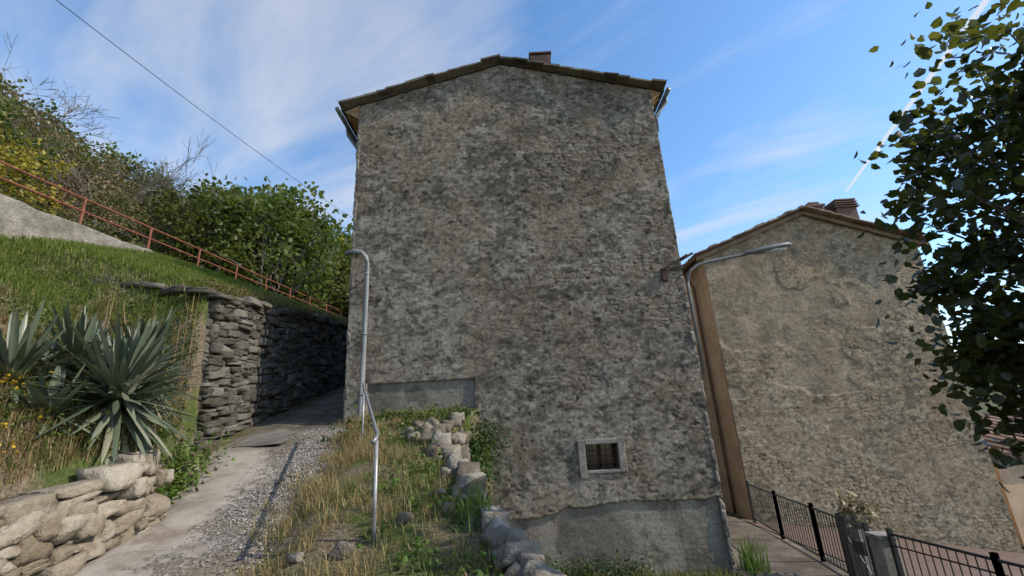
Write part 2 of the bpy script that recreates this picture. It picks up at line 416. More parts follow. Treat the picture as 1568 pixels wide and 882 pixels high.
for xx_,zl in((-3.70,-.2),(3.90,-3.2)):
    z=zl
    while z<8.15:
        h=rng.uniform(.14,.3);it.append(((xx_,10.12+rng.uniform(-.005,.03),z+h/2),(.035+rng.uniform(0,.012),.14,h/2*1.08),rrot(.02)));z+=h
stones('corner_quoins',it,M_side,house,jit=.12,rd=.05,cuts=1)
M_roof=surf('roof_stone_tile',[(.3,(.08,.072,.062)),(.5,(.145,.13,.112)),(.75,(.24,.22,.19))],4,5,bump=.7,bscale=18,rnd=.5)
M_wood=surf('eave_wood',[(.3,(.2,.12,.06)),(.6,(.36,.23,.13)),(.8,(.42,.3,.18))],2,4,bump=.3,stretch=(6,1,6))
M_gut=surf('gutter_metal',[(.3,(.12,.13,.14)),(.7,(.22,.23,.25))],5,rough=.5,bump=.1,metal=.3)
def gable_roof(ax,az,ex_l,ex_r,ya,yb,slope,parent,thick=.05,mat=None,seed=0,name='roof',seg=.42,jz=.02):
    rr=random.Random(seed)
    mb=MB()
    for sgn,ex in((-1,ex_l),(1,ex_r)):
        ez=az-abs(ex-ax)*slope
        a,b=(ax,az),(ex,ez)
        v=[]
        for yy_ in(ya+.12,yb):
            v+=[(a[0],yy_,a[1]),(b[0],yy_,b[1]),(b[0],yy_,b[1]-thick),(a[0],yy_,a[1]-thick)]
        f=[(0,1,2,3),(7,6,5,4),(0,4,5,1),(1,5,6,2),(2,6,7,3)]
        if sgn<0:f=[q[::-1] for q in f]
        mb.add(v,f,.3)
        L_=abs(ex-ax);x=0
        while x<L_-.05:
            l=min(seg*rr.uniform(.5,1.4),L_-x)
            x0=ax+sgn*max(0,x-.05);x1=ax+sgn*(x+l)
            za=az-abs(x0-ax)*slope-.005+rr.uniform(-.01,.01);zb_=az-abs(x1-ax)*slope+.008+rr.uniform(0,jz)
            c=((x0+x1)/2,ya+.12+rr.uniform(-.07,.03),(za+zb_)/2+rr.uniform(-.01,.015))
            ang=-math.atan2(zb_-za,x1-x0)
            if x1<x0:ang=-math.atan2(za-zb_,x0-x1)
            mb.box(c,(abs(x1-x0)*1.0,.42,.035+rr.uniform(0,.03)),Matrix.Rotation(ang,3,'Y')@Matrix.Rotation(rr.uniform(-.06,.06),3,'Z')@Matrix.Rotation(rr.uniform(-.04,.04),3,'X'),rr.random())
            if rr.random()<.5:mb.box((c[0]+rr.uniform(-.1,.1),c[1]+rr.uniform(0,.1),c[2]+.045),(rr.uniform(.12,.35),.3,.04),Matrix.Rotation(ang+rr.uniform(-.05,.05),3,'Y'),rr.random())
            x+=l
        k=int((yb-ya)/.24)
        for j in range(k):
            yy_=ya+.5+j*.24
            mb.tube([(ax,yy_,az+.0),(ex,yy_,ez+.0)],.06,6,rr.random())
    mb.tube([(ax,ya+.05,az+.04),(ax,yb,az+.04)],.08,8,.5)
    return mb.obj(name,mat or M_roof,parent)
gable_roof(AX,AZ+.10,-4.2,4.3,9.86,20.2,.285,house)
mb=MB()
for sx,ex in((-1,-4.17),(1,4.27)):
    xi=-3.7 if sx<0 else 3.9
    zi=AZ-abs(xi-AX)*.285+.02;zo=AZ+.10-abs(ex-AX)*.285-.07
    mb.add([(xi,10.03,zi-.42),(xi,20,zi-.42),(ex*.985,20,zo-.03),(ex*.985,10.03,zo-.03)],[(0,1,2,3)])
    mb.add([(xi,10.0,zi-.42),(ex*.985,10.0,zo-.03),(xi,10.0,zi+.02)],[(0,1,2)])
    for i in range(18):
        yy_=10.2+i*.55
        mb.tube([(xi,yy_,zi-.38),(ex*.98,yy_,zo-.05)],.04,4,.5)
mb.obj('eave_soffit',M_wood,house)
mb=MB()
for ex in(-4.25,4.36):
    zo=AZ+.10-abs(ex-AX)*.285-.08
    mb.tube([(ex,9.86,zo),(ex,20.1,zo)],.06,8)
zo=AZ+.10-abs(4.36-AX)*.285
mb.tube([(4.36,10.1,zo-.1),(4.34,10.1,zo-.3),(4.05,10.2,zo-.62),(4.02,10.2,zo-1.1)],.04,8)
mb.tube([(-4.25,10.6,zo-.1),(-4.22,10.6,zo-.35),(-3.85,10.6,zo-.95),(-3.8,10.6,zo-1.3)],.045,8)
mb.obj('gutters',M_gut,house,True)
M_brick=surf('chimney_brick',[(.3,(.10,.06,.05)),(.6,(.17,.11,.085)),(.8,(.25,.18,.14))],8,5,rnd=.5)
mb=MB()
for i in range(8):
    mb.box((1.2,10.75,9.05+i*.15),(.56+.02*(i%2),.5,.14),None,random.random())
mb.box((1.2,10.75,10.23),(.64,.58,.05),None,.2)
mb.obj('chimney',M_brick,house)
# window
M_lime=surf('limestone_frame',[(.3,(.19,.177,.155)),(.5,(.27,.253,.222)),(.75,(.35,.33,.29))],5,5,bump=.7,bscale=22,dirt=((.13,.115,.09),.6))
mb=MB()
mb.box((1.225,10.05,-.645),(.15,.2,.74));mb.box((2.045,10.05,-.60),(.145,.2,.66))
mb.box((1.64,10.052,-.32),(.67,.2,.10));mb.box((1.64,10.052,-.90),(.67,.2,.06))
o=mb.obj('window_frame',M_lime,house)
bv=o.modifiers.new('b','BEVEL');bv.width=.012;bv.segments=2
mb=MB()
M_dark=surf('window_dark',[(.3,(.01,.01,.012)),(.7,(.02,.02,.022))],5,rough=.15,bump=0,spec=.6)
mb.box((1.64,10.35,-.62),(.8,.04,.7));mb.obj('window_glass',M_dark,house)
mb=MB()
for s in(1.285,1.995):mb.box((s,10.26,-.62),(.04,.2,.56))
mb.box((1.64,10.26,-.34),(.7,.2,.04));mb.box((1.64,10.26,-.89),(.7,.2,.04))
mb.obj('window_reveal',M_side,house)
M_rust=surf('rusty_iron',[(.3,(.05,.028,.02)),(.6,(.10,.05,.035))],15,5,rough=.8,bump=.4)
mb=MB()
for s in(1.46,1.64,1.82):mb.tube([(s,10.08,-.87),(s,10.08,-.37)],.008,6)
for z in(-.5,-.62,-.74):mb.tube([(1.3,10.08,z),(1.98,10.08,z)],.006,6)
mb.box((1.64,10.3,-.62),(.045,.03,.5));mb.box((1.64,10.3,-.80),(.64,.03,.05))
mb.box((1.34,10.3,-.62),(.05,.03,.5));mb.box((1.94,10.3,-.62),(.05,.03,.5))
mb.obj('window_bars',M_rust,house)
M_pipe=surf('grey_pipe_paint',[(.3,(.17,.18,.19)),(.7,(.26,.275,.285))],3,rough=.55,bump=.05)
mb=MB()
mb.tube([(-3.85,9.98,4.2),(-3.62,9.86,4.19),(-3.42,9.84,4.13),(-3.33,9.84,4.02),(-3.30,9.84,3.85),(-3.30,9.84,2.0),(-3.31,9.84,.35),(-3.34,9.83,.2),(-3.44,9.8,.12),(-3.52,9.78,.1)],.055,12)
for z in(3.6,2.2,.9):mb.tube([(-3.30,9.84,z-.02),(-3.30,9.84,z+.02)],.065,12);mb.box((-3.30,9.92,z),(.03,.15,.03))
mb.obj('drainpipe',M_pipe,house,True)
mb=MB()
mb.tube([(3.45,9.9,3.3),(4.05,9.85,3.62)],.018,6);mb.tube([(3.55,9.95,3.28),(4.15,9.9,3.45)],.015,6)
mb.tube([(3.9,9.9,3.5),(4.2,9.9,3.66)],.03,6);mb.box((3.5,9.95,3.2),(.12,.08,.3))
mb.obj('wall_bracket',M_rust,house)

# ---------------------------------------------------------------- street lamp
lamp=empty('street_lamp')
M_zinc=surf('galvanised_steel',[(.3,(.12,.125,.13)),(.7,(.2,.21,.215))],4,rough=.55,bump=.05,metal=.3)
mb=MB()
arc=[(4.17,10.4,.95),(4.17,10.4,3.05),(4.2,10.4,3.25),(4.3,10.4,3.42),(4.5,10.4,3.54),(4.76,10.4,3.6),(5.66,10.4,3.73),(5.9,10.4,3.76)]
mb.tube(arc,.037,10)
for z in(1.2,1.9,2.6):mb.box((4.04,10.4,z),(.26,.05,.04))
mb.obj('arm',M_zinc,lamp,True)
mb=MB()
mb.tube([(5.55,10.4,3.70),(5.75,10.4,3.76),(6.1,10.4,3.81),(6.45,10.4,3.86),(6.72,10.4,3.90),(6.82,10.4,3.91)],[.045,.085,.14,.155,.13,.05],12,squash=.55)
mb.obj('lamp_head',M_zinc,lamp,True)
mb=MB()
mb.tube([(6.12,10.4,3.755),(6.38,10.4,3.785),(6.68,10.4,3.83)],[.07,.12,.07],12,squash=.5)
M_lens=surf('lamp_lens',[(.3,(.4,.4,.38)),(.7,(.5,.5,.48))],4,rough=.2,bump=0)
mb.obj('lens',M_lens,lamp,True)

# ---------------------------------------------------------------- right building
rh=empty('plastered_stone_house')
RAX,RAZ=10.45,6.82
def ztop2(x):return RAZ-np.abs(x-RAX)*.375
def zone2(X,Z):return .5*sstep(.0,.05,fbm(X*.5,Z*.6,61)-.45)*sstep(0,.02,Z-.5-.1*(fbm(X*2,Z*0,62)-.5))
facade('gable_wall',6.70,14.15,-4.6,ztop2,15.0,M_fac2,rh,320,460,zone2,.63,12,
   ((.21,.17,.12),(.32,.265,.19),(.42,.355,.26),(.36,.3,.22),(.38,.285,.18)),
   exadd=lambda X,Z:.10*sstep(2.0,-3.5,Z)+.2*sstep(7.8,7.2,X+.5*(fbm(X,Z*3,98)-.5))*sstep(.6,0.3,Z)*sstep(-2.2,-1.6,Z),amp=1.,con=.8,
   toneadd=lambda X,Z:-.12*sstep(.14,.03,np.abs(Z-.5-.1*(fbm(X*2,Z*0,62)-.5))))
M_salm=surf('salmon_plaster',[(.3,(.46,.32,.2)),(.6,(.6,.44,.3)),(.8,(.64,.5,.37))],1.5,5,bump=.3,bscale=18,dirt=((.28,.2,.14),.5))
mb=MB()
L,R=6.69,14.12;y0,y1=15.01,24
mb.add([(L,y0,-4.6),(L,y1,-4.6),(L,y1,ztop2(L)),(L,y0,ztop2(L))],[(0,3,2,1)])
mb.add([(R,y0,-4.6),(R,y1,-4.6),(R,y1,ztop2(R)),(R,y0,ztop2(R))],[(0,1,2,3)])
mb.add([(L,y1,-4.6),(R,y1,-4.6),(R,y1,ztop2(R)),(RAX,y1,RAZ),(L,y1,ztop2(L))],[(0,1,2,3,4)])
mb.obj('side_walls',M_salm,rh)
M_tile=surf('terracotta_tiles',[(.25,(.12,.085,.065)),(.5,(.21,.145,.11)),(.8,(.33,.24,.18))],6,5,rnd=.6)
gable_roof(RAX,RAZ+.11,6.30,14.5,14.78,24.2,.375,rh,mat=M_tile,seed=3)
mb=MB()
for sgn,ex in((-1,6.4),(1,14.5)):
    a=(RAX,RAZ+.04);b_=(ex,RAZ-abs(ex-RAX)*.375+.04)
    v=[]
    for yy_ in(14.87,14.93):v+=[(a[0],yy_,a[1]),(b_[0],yy_,b_[1]),(b_[0],yy_,b_[1]-.14),(a[0],yy_,a[1]-.14)]
    f=[(0,1,2,3),(7,6,5,4),(2,6,7,3),(1,5,6,2)]
    mb.add(v,[q[::-1] for q in f] if sgn<0 else f)
mb.obj('bargeboard',surf('verge_board',[(.3,(.16,.11,.07)),(.7,(.27,.2,.13))],3,4),rh)
mb=MB()
mb.tube([(6.25,14.8,5.25),(6.25,24,5.25)],.06,8)
mb.tube([(6.25,15.9,5.2),(6.3,15.9,5.0),(6.58,15.95,4.6),(6.58,15.95,-1),(6.58,15.95,-2.9)],.05,8)
M_brown=surf('brown_gutter_paint',[(.3,(.09,.05,.03)),(.7,(.15,.09,.06))],4,rough=.5,bump=.1)
mb.obj('downspout',M_brown,rh,True)
mb=MB()
mb.box((12.35,17,7.2),(.55,.5,1.3));mb.box((12.35,17,7.9),(.7,.62,.1));mb.box((12.35,17,8.03),(.4,.4,.12))
mb.box((13.5,17,7.0),(.8,.6,1.5))
for i in range(4):mb.box((13.5,17,7.75+i*.1),(.98-.05*i,.75,.05),None,i/4)
for sx in(-.3,0,.3):mb.box((13.5+sx,17,7.9),(.08,.5,.35))
mb.obj('chimneys',M_brick,rh)

sh=empty('salmon_outbuilding')
mb=MB();mb.box((18.5,18.5,-3),(6.6,5,2.6));mb.obj('walls',M_salm,sh)
mb=MB()
for j in range(14):mb.tube([(15+j*.5,15.8,-1.7),(15+j*.5,21.2,-.6)],.16,6,random.random())
mb.box((18.5,18.5,-1.35),(7,5.2,.06),Matrix.Rotation(.2,3,'X'));mb.obj('roof',M_tile,sh)
mb=MB();mb.box((15.18,17.2,-2.6),(.04,.9,1.0));mb.obj('window',M_dark,sh)

M_lane=surf('lane_concrete',[(.3,(.10,.08,.065)),(.5,(.16,.13,.105)),(.7,(.23,.2,.17))],2,5,bump=.5,bscale=25,dirt=((.08,.065,.045),.6))
def sheet(name,x0,x1,y0_,y1_,dz,mat,n=30):
    X,Y=np.meshgrid(np.linspace(x0,x1,n),np.linspace(y0_,y1_,n))
    return mkobj(name,np.stack([X,Y,yard(X,Y)+.03+dz],2).reshape(-1,3),gridfaces(n,n),mat,smooth=True)
sheet('lane_pavement',3.95,6.2,5,24,.01,M_lane)
mtt,N,out=newmat('terracotta_paving')
co=N.n('ShaderNodeTexCoord').outputs['Object']
br=N.n('ShaderNodeTexBrick',{'Vector':co,'Color1':(.15,.08,.06,1),'Color2':(.12,.075,.055,1),'Mortar':(.12,.10,.085,1),'Scale':3.,'Mortar Size':.02})
cc_=N.mix(.6,br.outputs[0],N.ramp(N.noise(co,4,5,.7),[(.3,.35),(.65,1.)]),'MULTIPLY')
p=N.n('ShaderNodeBsdfPrincipled',{'Base Color':cc_,'Roughness':.85});N.L.new(p.outputs[0],out.inputs[0])
sheet('terrace_paving',6.25,15,5,14.9,.02,mtt)

# ---------------------------------------------------------------- fence and gate
fence=empty('metal_fence')
M_iron=surf('dark_painted_iron',[(.3,(.018,.02,.02)),(.7,(.04,.042,.042))],8,rough=.45,bump=.1)
line=[(6.4,14.3),(6.05,12.2),(5.8,10.3),(5.62,9.2)]
mb=MB()
def fence_seg(mb,a,b,z0,z1,step=.12,post=.03):
    a=Vector(a);b=Vector(b);L=(b-a).length
    for z in(z1,z0+.12):mb.tube([(a.x,a.y,z),(b.x,b.y,z)],.02,6)
    n=int(L/step)
    for i in range(1,n):
        q=a.lerp(b,i/n);mb.tube([(q.x,q.y,z0+.12),(q.x,q.y,z1)],.009,5)
    for q in(a,b):mb.box((q.x,q.y,(z0+z1)/2+.03),(post*2,post*2,z1-z0+.1))
for i in range(3):fence_seg(mb,line[i],line[i+1],-2.86,-1.84)
mb.obj('fence_panels',M_iron,fence)
gate=empty('iron_gate')
mb=MB()
fence_seg(mb,(5.6,9.05),(5.5,8.35),-2.84,-1.84)
mb.tube([(5.6,9.05,-2.1),(5.5,8.35,-2.7)],.012,5)
mb.box((5.55,8.7,-2.2),(.04,.25,.2))
mb.obj('gate_leaf',M_iron,gate)
f2=empty('metal_fence')
mb=MB()
fence_seg(mb,(5.55,7.9),(5.68,6.4),-2.84,-1.84,.12);fence_seg(mb,(5.68,6.4),(5.85,4.9),-2.84,-1.84,.12)
mb.tube([(5.55,7.9,-2.0),(5.85,4.9,-2.0)],.012,5)
mb.obj('fence_panels',M_iron,f2)
M_conc=surf('pillar_concrete',[(.3,(.2,.19,.17)),(.7,(.33,.31,.28))],5,5,bump=.5)
mb=MB();mb.box((5.55,8.1,-2.42),(.26,.26,1.0));mb.box((5.55,8.1,-1.9),(.32,.32,.06));o=mb.obj('gate_pillar',M_conc)
o.modifiers.new('b','BEVEL').width=.012
pot=empty('potted_plant')
px,py=5.95,9.2
mb=MB();mb.box((px,py,-2.45),(.3,.3,.85),taper=.85);mb.obj('pedestal',M_conc,pot)
mb=MB();mb.tube([(px,py,-2.02),(px,py,-1.98),(px,py,-1.84),(px,py,-1.82)],[.09,.1,.16,.17],14);mb.obj('pot',M_lime,pot,True)
M_dry=leafmat('dry_flower_leaf',[(0,(.2,.16,.09)),(.5,(.4,.34,.2)),(1,(.55,.48,.33))],.2)
C=np.array([px,py,-1.72])+rng.normal(0,1,(190,3))*np.array([.13,.13,.09]);C[:,2]=np.maximum(C[:,2],-1.84)
V,F=leaves_at(C,.15,up=-.5,width=.22);mkobj('leaves',V,F,M_dry,np.repeat(rng.random(190),6),pot)

# ---------------------------------------------------------------- stone walls left
M_dstone=surf('dry_stone_grey',[(.25,(.06,.055,.048)),(.5,(.11,.101,.089)),(.8,(.2,.186,.165))],5,5,bump=.8,bscale=18,bdist=.03,rnd=.5,dirt=((.05,.05,.03),.55))  # dark base tone: shade on the retaining wall put into the stone colour
M_lstone=surf('limestone_rubble',[(.2,(.17,.14,.10)),(.5,(.29,.25,.195)),(.8,(.4,.36,.3))],7,5,bump=.9,bscale=20,bdist=.03,rnd=.5,dirt=((.15,.11,.065),.5))
M_gstone=surf('grey_field_stone',[(.2,(.12,.102,.08)),(.5,(.21,.185,.152)),(.8,(.31,.28,.24))],7,5,bump=.9,bscale=20,bdist=.03,rnd=.5,dirt=((.10,.08,.05),.6))
rw=empty('dry_stone_retaining_wall')
it=wall_items((-6.5,20),(-5.88,8.5),2.6,-.1,4.5,2.78,.12,(.16,.46),.17,.03)
it+=wall_items((-5.88,8.5),(-8.3,8.2),-.1,.6,2.78,3.2,.12,(.16,.46),.17,.035)
stones('stones',it,M_dstone,rw,jit=.12,rd=.02,cuts=1,shear=.14)
cp=[]
for yy_ in np.arange(8.5,20,.42):
    zt=np.interp(yy_,[8.5,20],[2.82,4.55]);cp.append(((float(xe(yy_))+.0,yy_,zt+rng.normal(0,.03)),(.22,.2+rng.uniform(0,.05),.04+rng.uniform(0,.05)),rrot(.09)))
for xx_ in np.arange(-8.2,-5.9,.45):
    cp.append(((xx_,8.3,np.interp(xx_,[-8.3,-5.9],[3.2,2.78])+rng.normal(0,.03)),(.2,.2,.05),rrot(.1)))
stones('coping',cp,M_dstone,rw,jit=.12,rd=.05,cuts=1)
mb=MB()
mb.add([(-5.98,8.6,-1),(-6.62,20,0),(-6.62,20,4.4),(-5.98,8.6,2.7)],[(0,1,2,3)])
mb.add([(-5.95,8.6,-1),(-5.95,8.6,2.7),(-8.3,8.33,3.1),(-8.3,8.33,-1)],[(0,1,2,3)])
mb.obj('core',surf('wall_core',[(.3,(.03,.027,.023)),(.7,(.06,.053,.045))],6),rw)
lw=empty('low_stone_wall')
it=wall_items((-4.1,2.2),(-4.12,5.4),-1.4,-.80,-.62,-.02,.15,(.12,.36),.17,.035)
it+=wall_items((-4.25,5.42),(-4.75,5.6),-.78,-.72,-.02,.0,.15,(.14,.3),.15,.03)
stones('stones',it,M_lstone,lw,jit=.14,rd=0,cuts=3,shear=.15)
mb=MB();mb.add([(-4.17,2,-2),(-4.17,5.5,-2),(-4.17,5.5,-.1),(-4.17,2,-.72)],[(0,1,2,3)]);mb.obj('core',surf('lime_mortar',[(.3,(.12,.10,.075)),(.7,(.2,.17,.13))],8,bump=.8),lw)
er=empty('rock_edging')
it=[]
for t in np.arange(2.6,9.2,.17):
    x=float(xr(t));z=float(Pz(t))
    for j in range(1,9):
        s=rng.uniform(.08,.14)*(1.3 if rng.random()<.3 else 1)
        it.append(((x+.02+rng.normal(0,.05)+.012*j,t+rng.normal(0,.06),z+.10-j*.19+rng.normal(0,.03)),(s*rng.uniform(.9,1.2),s*rng.uniform(.8,1.3),s*rng.uniform(.5,.85)),rrot(.3)))
t=2.6
while t<9.2:
    s=rng.uniform(.085,.15);x=float(xr(t));z=float(Pz(t))
    it.append(((x+.0+rng.normal(0,.02),t,z+.17+rng.normal(0,.02)),(s*rng.uniform(.8,1.1),s*1.05,s*rng.uniform(.6,.85)),rotz(.3)@rrot(.2)))
    if rng.random()<.6:it.append(((x-.16+rng.normal(0,.03),t+.05,z+.16),(s*.6,s*.7,s*.5),rrot(.4)))
    t+=s*1.7
stones('rocks',it,M_gstone,er,jit=.13,rd=.08,cuts=5)
it=[]
for x,y_,s in[(-1.15,4.75,.07),(-.75,4.9,.07),(-1.5,4.15,.08),(-1.9,4.2,.06),(-.9,5.3,.06),(-1.1,7.3,.13),(-1.3,7.8,.14),(-1.5,8.3,.14),(-1.7,7.7,.11),(-1.25,6.8,.11),(-1.35,8.0,.13),(-1.6,8.1,.12),(-1.45,7.5,.12),(-1.2,7.1,.12),(-1.75,8.4,.11),(-1.9,8.1,.1),(-1.55,7.9,.1),(-1.65,8.25,.1),(-4.8,7.0,.1),(-4.95,7.2,.12)]:
    it.append(((x,y_,float(hgt(x,y_))+s*.35),(s,s*.8,s*.7),rrot(.5)))
stones('loose_stones',it,M_gstone,jit=.14,rd=.05,cuts=5)
mb=MB()
M_cw=surf('weathered_concrete',[(.3,(.17,.16,.14)),(.5,(.27,.25,.22)),(.7,(.35,.33,.3))],3,5,bump=.9,bscale=9,bdist=.06,dirt=((.1,.1,.07),.6))
v=[];f=[]
yk=np.arange(2,12.2,.3)
for i,yy_ in enumerate(yk):
    zb=float(H10(yy_))-.3;zt=float(Hr(yy_))+.03+.05*math.sin(yy_*7)*math.sin(yy_*3.1)
    xo=-9.9+.03*math.sin(yy_*5)
    v+=[(xo,yy_,zb),(xo-.04,yy_,zt),(xo-.4,yy_,zt+.01)]
    if i:
        a=3*(i-1);f+=[(a,a+3,a+4,a+1),(a+1,a+4,a+5,a+2)]
mb.add(v,f);mb.obj('concrete_kerb_wall',M_cw)
yk=np.arange(2,60,1.)
V=np.concatenate([np.stack([np.full_like(yk,-10.1),yk,Hr(yk)+.02],1),np.stack([np.full_like(yk,-12.1),yk,Hr(yk)+.02],1)])
n=len(yk);F=np.array([(i,i+1,n+i+1,n+i) for i in range(n-1)]);mkobj('upper_road',V,F,M_lane)

rr_=empty('red_railing')
M_red=surf('faded_red_paint',[(.3,(.15,.05,.03)),(.6,(.24,.085,.05)),(.8,(.26,.13,.09))],5,rough=.7,bump=.1)
mb=MB()
ys_=np.arange(5.6,30,2.0)
for i,yy_ in enumerate(ys_):
    z=float(Hr(yy_));mb.tube([(-10.02,yy_,z-.4),(-10.02,yy_,z+.72)],.03,8)
for dz in(.72,.40):mb.tube([(-10.02,4,float(Hr(4))+dz),(-10.02,30,float(Hr(30))+dz)],.024,8)
mb.tube([(-10.02,7.6,float(Hr(7.6))+.5),(-10.6,7.0,float(Hr(7))+.0)],.02,6)
mb.obj('rails_and_posts',M_red,rr_)

hr=empty('pipe_handrail')
mb=MB()
M_gal=surf('worn_galvanised',[(.3,(.2,.2,.2)),(.7,(.34,.34,.34))],6,rough=.45,bump=.05,metal=.4)
mb.tube([(-1.32,4.38,-1.15),(-1.32,4.38,-.02)],.02,10)
mb.tube([(-1.33,4.30,-.03),(-1.32,4.36,.0),(-1.33,4.44,.03),(-2.62,7.9,.83),(-2.78,8.35,.95),(-2.8,8.42,.92)],.02,10)
mb.tube([(-2.62,7.9,-.3),(-2.62,7.9,.82)],.02,10)
mb.obj('rail',M_gal,hr,True)
mb=MB();pts=[]
A_=Vector((-9.0,6.9,8.95));B_=Vector((-8.5,20,11.0));D_=B_-A_
for i in range(25):
    t=-.35+i*1.7/24;q=A_+D_*t;q.z-=.45*(t)*(1-t);pts.append(q)
mb.tube(pts,.009,5);mb.obj('overhead_wire',M_iron)

# ---------------------------------------------------------------- vegetation
G_straw=leafmat('dry_grass',[(0,(.15,.10,.045)),(.4,(.3,.22,.10)),(.75,(.4,.31,.155)),(1,(.16,.16,.055))],.3,(.38,.29,.14))
G_green=leafmat('green_grass',[(0,(.04,.07,.015)),(.45,(.09,.13,.028)),(.75,(.16,.18,.05)),(1,(.32,.26,.11))],.35)
G_slope=leafmat('slope_grass_blade',[(0,(.06,.10,.02)),(.5,(.13,.19,.035)),(.85,(.21,.25,.06)),(1,(.33,.29,.11))],.45,(.25,.34,.05))  # brighter copy of the green grass: sunlit look put into the colour
G_weed=leafmat('weed_leaf',[(0,(.035,.065,.012)),(.5,(.085,.15,.028)),(1,(.17,.24,.055))],.35)
def scat(n,x0,x1,y0_,y1_,cond=None,clump=None):
    x=rng.uniform(x0,x1,n);y=rng.uniform(y0_,y1_,n)
    k=np.ones(n,bool)
    if cond is not None:k&=cond(x,y)
    if clump:k&=fbm(x*clump[0],y*clump[0],clump[1],3)>clump[2]
    x=x[k];y=y[k];return np.stack([x,y,hgt(x,y)-.01],1)
terr=lambda x,y:(x>pr(y)-.12+.3*(vnoise(x*2,y*2,3)-.5))&(x<xr(y)-.13)
def wdry(x,y):return x-pr(y)<1.0+.8*(fbm(x*1.6,y*1.6,9)-.5)*2
P=scat(36000,-4,0,3.2,9.9,lambda x,y:terr(x,y)&(wdry(x,y)|(rng.random(len(x))<.3)),(3.2,3,.46));blades('dry_grass_tufts',P,.18,.0032,G_straw,.9)
P=scat(16000,-3.6,0,3.2,9.9,lambda x,y:terr(x,y)&(~wdry(x,y)|(rng.random(len(x))<.2)),(2.6,13,.47));blades('green_grass_tufts',P,.12,.005,G_green,.75)
P=scat(15000,-3.2,0,3.2,9.9,lambda x,y:terr(x,y)&~wdry(x,y),(2.4,23,.47))
P[:,2]+=rng.uniform(.01,1,len(P))**1.5*.2*np.clip((fbm(P[:,0]*4,P[:,1]*4,77,3)-.3)*2.5,.1,1);V,F=leaves_at(P,.055,up=.9,width=.38);mkobj('terrace_weeds',V,F,G_weed,np.repeat(rng.random(len(P)),6))
def weedclump(name,cs,mat,size,n,rad):
    Ps=[]
    for c in cs:Ps.append(np.array(c)+rng.normal(0,1,(n,3))*np.array(rad))
    P=np.vstack(Ps);g=hgt(P[:,0],P[:,1]);P[:,2]=np.maximum(P[:,2],g+.02)
    V,F=leaves_at(P,size,up=.7,width=.36);return mkobj(name,V,F,mat,np.repeat(rng.random(len(P)),6))
G_ivy=leafmat('ivy_leaf',[(0,(.012,.025,.008)),(.5,(.03,.06,.015)),(1,(.07,.12,.03))],.25)
weedclump('ivy_shrub',[(-2.7,9.5,.15),(-2.2,9.4,.1),(-1.7,9.3,.0),(-1.3,9.2,-.2),(-.95,9.1,-.35),(-1.9,8.8,.0),(-.8,8.8,-.7),(-3.0,8.6,-.1),(-.75,9.3,.0),(-.8,9.4,-.3)],G_ivy,.08,280,(.24,.18,.18))
weedclump('ivy_shrub',[(-4.75,6.6,-.3),(-4.9,7.1,-.1),(-4.55,6.2,-.45),(-4.5,5.85,-.6)],G_weed,.075,360,(.18,.25,.2))
weedclump('ivy_shrub',[(float(xe(q))-.2,q,float(np.interp(q,[8.5,20],[2.95,4.7]))) for q in(8.8,9.9,10.4,12.0,13.1,14.2,15.4,16.6)],G_ivy,.075,120,(.13,.3,.1))
weedclump('weed_patch',[(x,9.75,-2.6) for x in np.arange(-.6,2.2,.3)],G_ivy,.07,110,(.18,.1,.12))
P=scat(500,4.1,4.5,9.7,10.3);P=P[:90];blades('iris_clump',P,.62,.014,G_weed,.35)
P=scat(1500,-.8,3.9,9.4,9.95,None,(1.5,4,.4));blades('yard_grass',P,.2,.006,G_green,.5)
P=np.array([-.42,4.75,0])+rng.normal(0,1,(220,3))*np.array([.08,.12,0]);P[:,2]=hgt(P[:,0],P[:,1]);blades('long_grass_clump',P,.3,.006,G_weed,.8)
bank=lambda x,y:(x<xe(y)-.12)&(x>-9.85)
P=scat(70000,-10,-5.8,6.6,19,lambda x,y:bank(x,y)&(rng.random(len(x))<np.interp(y,[7,19],[1,.5])));blades('slope_grass',P,.17,.009,G_slope,.9)
P=scat(20000,-7.5,-4.2,3.0,8.0,lambda x,y:bank(x,y),(1.6,33,.42));blades('bank_dry_grass',P,.2,.0045,G_straw,.8)
P=scat(16000,-7.5,-4.2,3.0,8.2,lambda x,y:bank(x,y),(1.4,43,.45));blades('bank_green_grass',P,.14,.006,G_green,.6)
P=scat(12000,-7,-4.2,3.0,8.2,lambda x,y:bank(x,y),(1.2,53,.46));P[:,2]+=rng.uniform(.02,.2,len(P))
V,F=leaves_at(P,.06,up=.8,width=.3);mkobj('bank_weeds',V,F,G_weed,np.repeat(rng.random(len(P)),6))
G_yel=leafmat('yellow_petal',[(0,(.6,.42,.02)),(1,(.75,.55,.04))],.3,(.7,.5,.05))
P=scat(420,-5.8,-4.3,3.4,5.6,None,(2,63,.5));P=P[:90];P[:,2]+=rng.uniform(.15,.3,len(P))
P=np.repeat(P,5,0)+rng.normal(0,.006,(len(P)*5,3));V,F=leaves_at(P,.03,up=1,width=.4);mkobj('yellow_flowers',V,F,G_yel,np.repeat(rng.random(len(P)),6))
P=scat(300,-6.6,-5.0,6.6,8.4,lambda x,y:bank(x,y));P=P[:60];blades('dry_stalks',P,1.2,.009,G_straw,.25)
yy=rng.uniform(8.5,19,3600);xx=xe(yy)-rng.uniform(.05,.5,len(yy));P=np.stack([xx,yy,hgt(xx,yy)],1);blades('wall_top_grass',P,.24,.006,G_straw,.8)

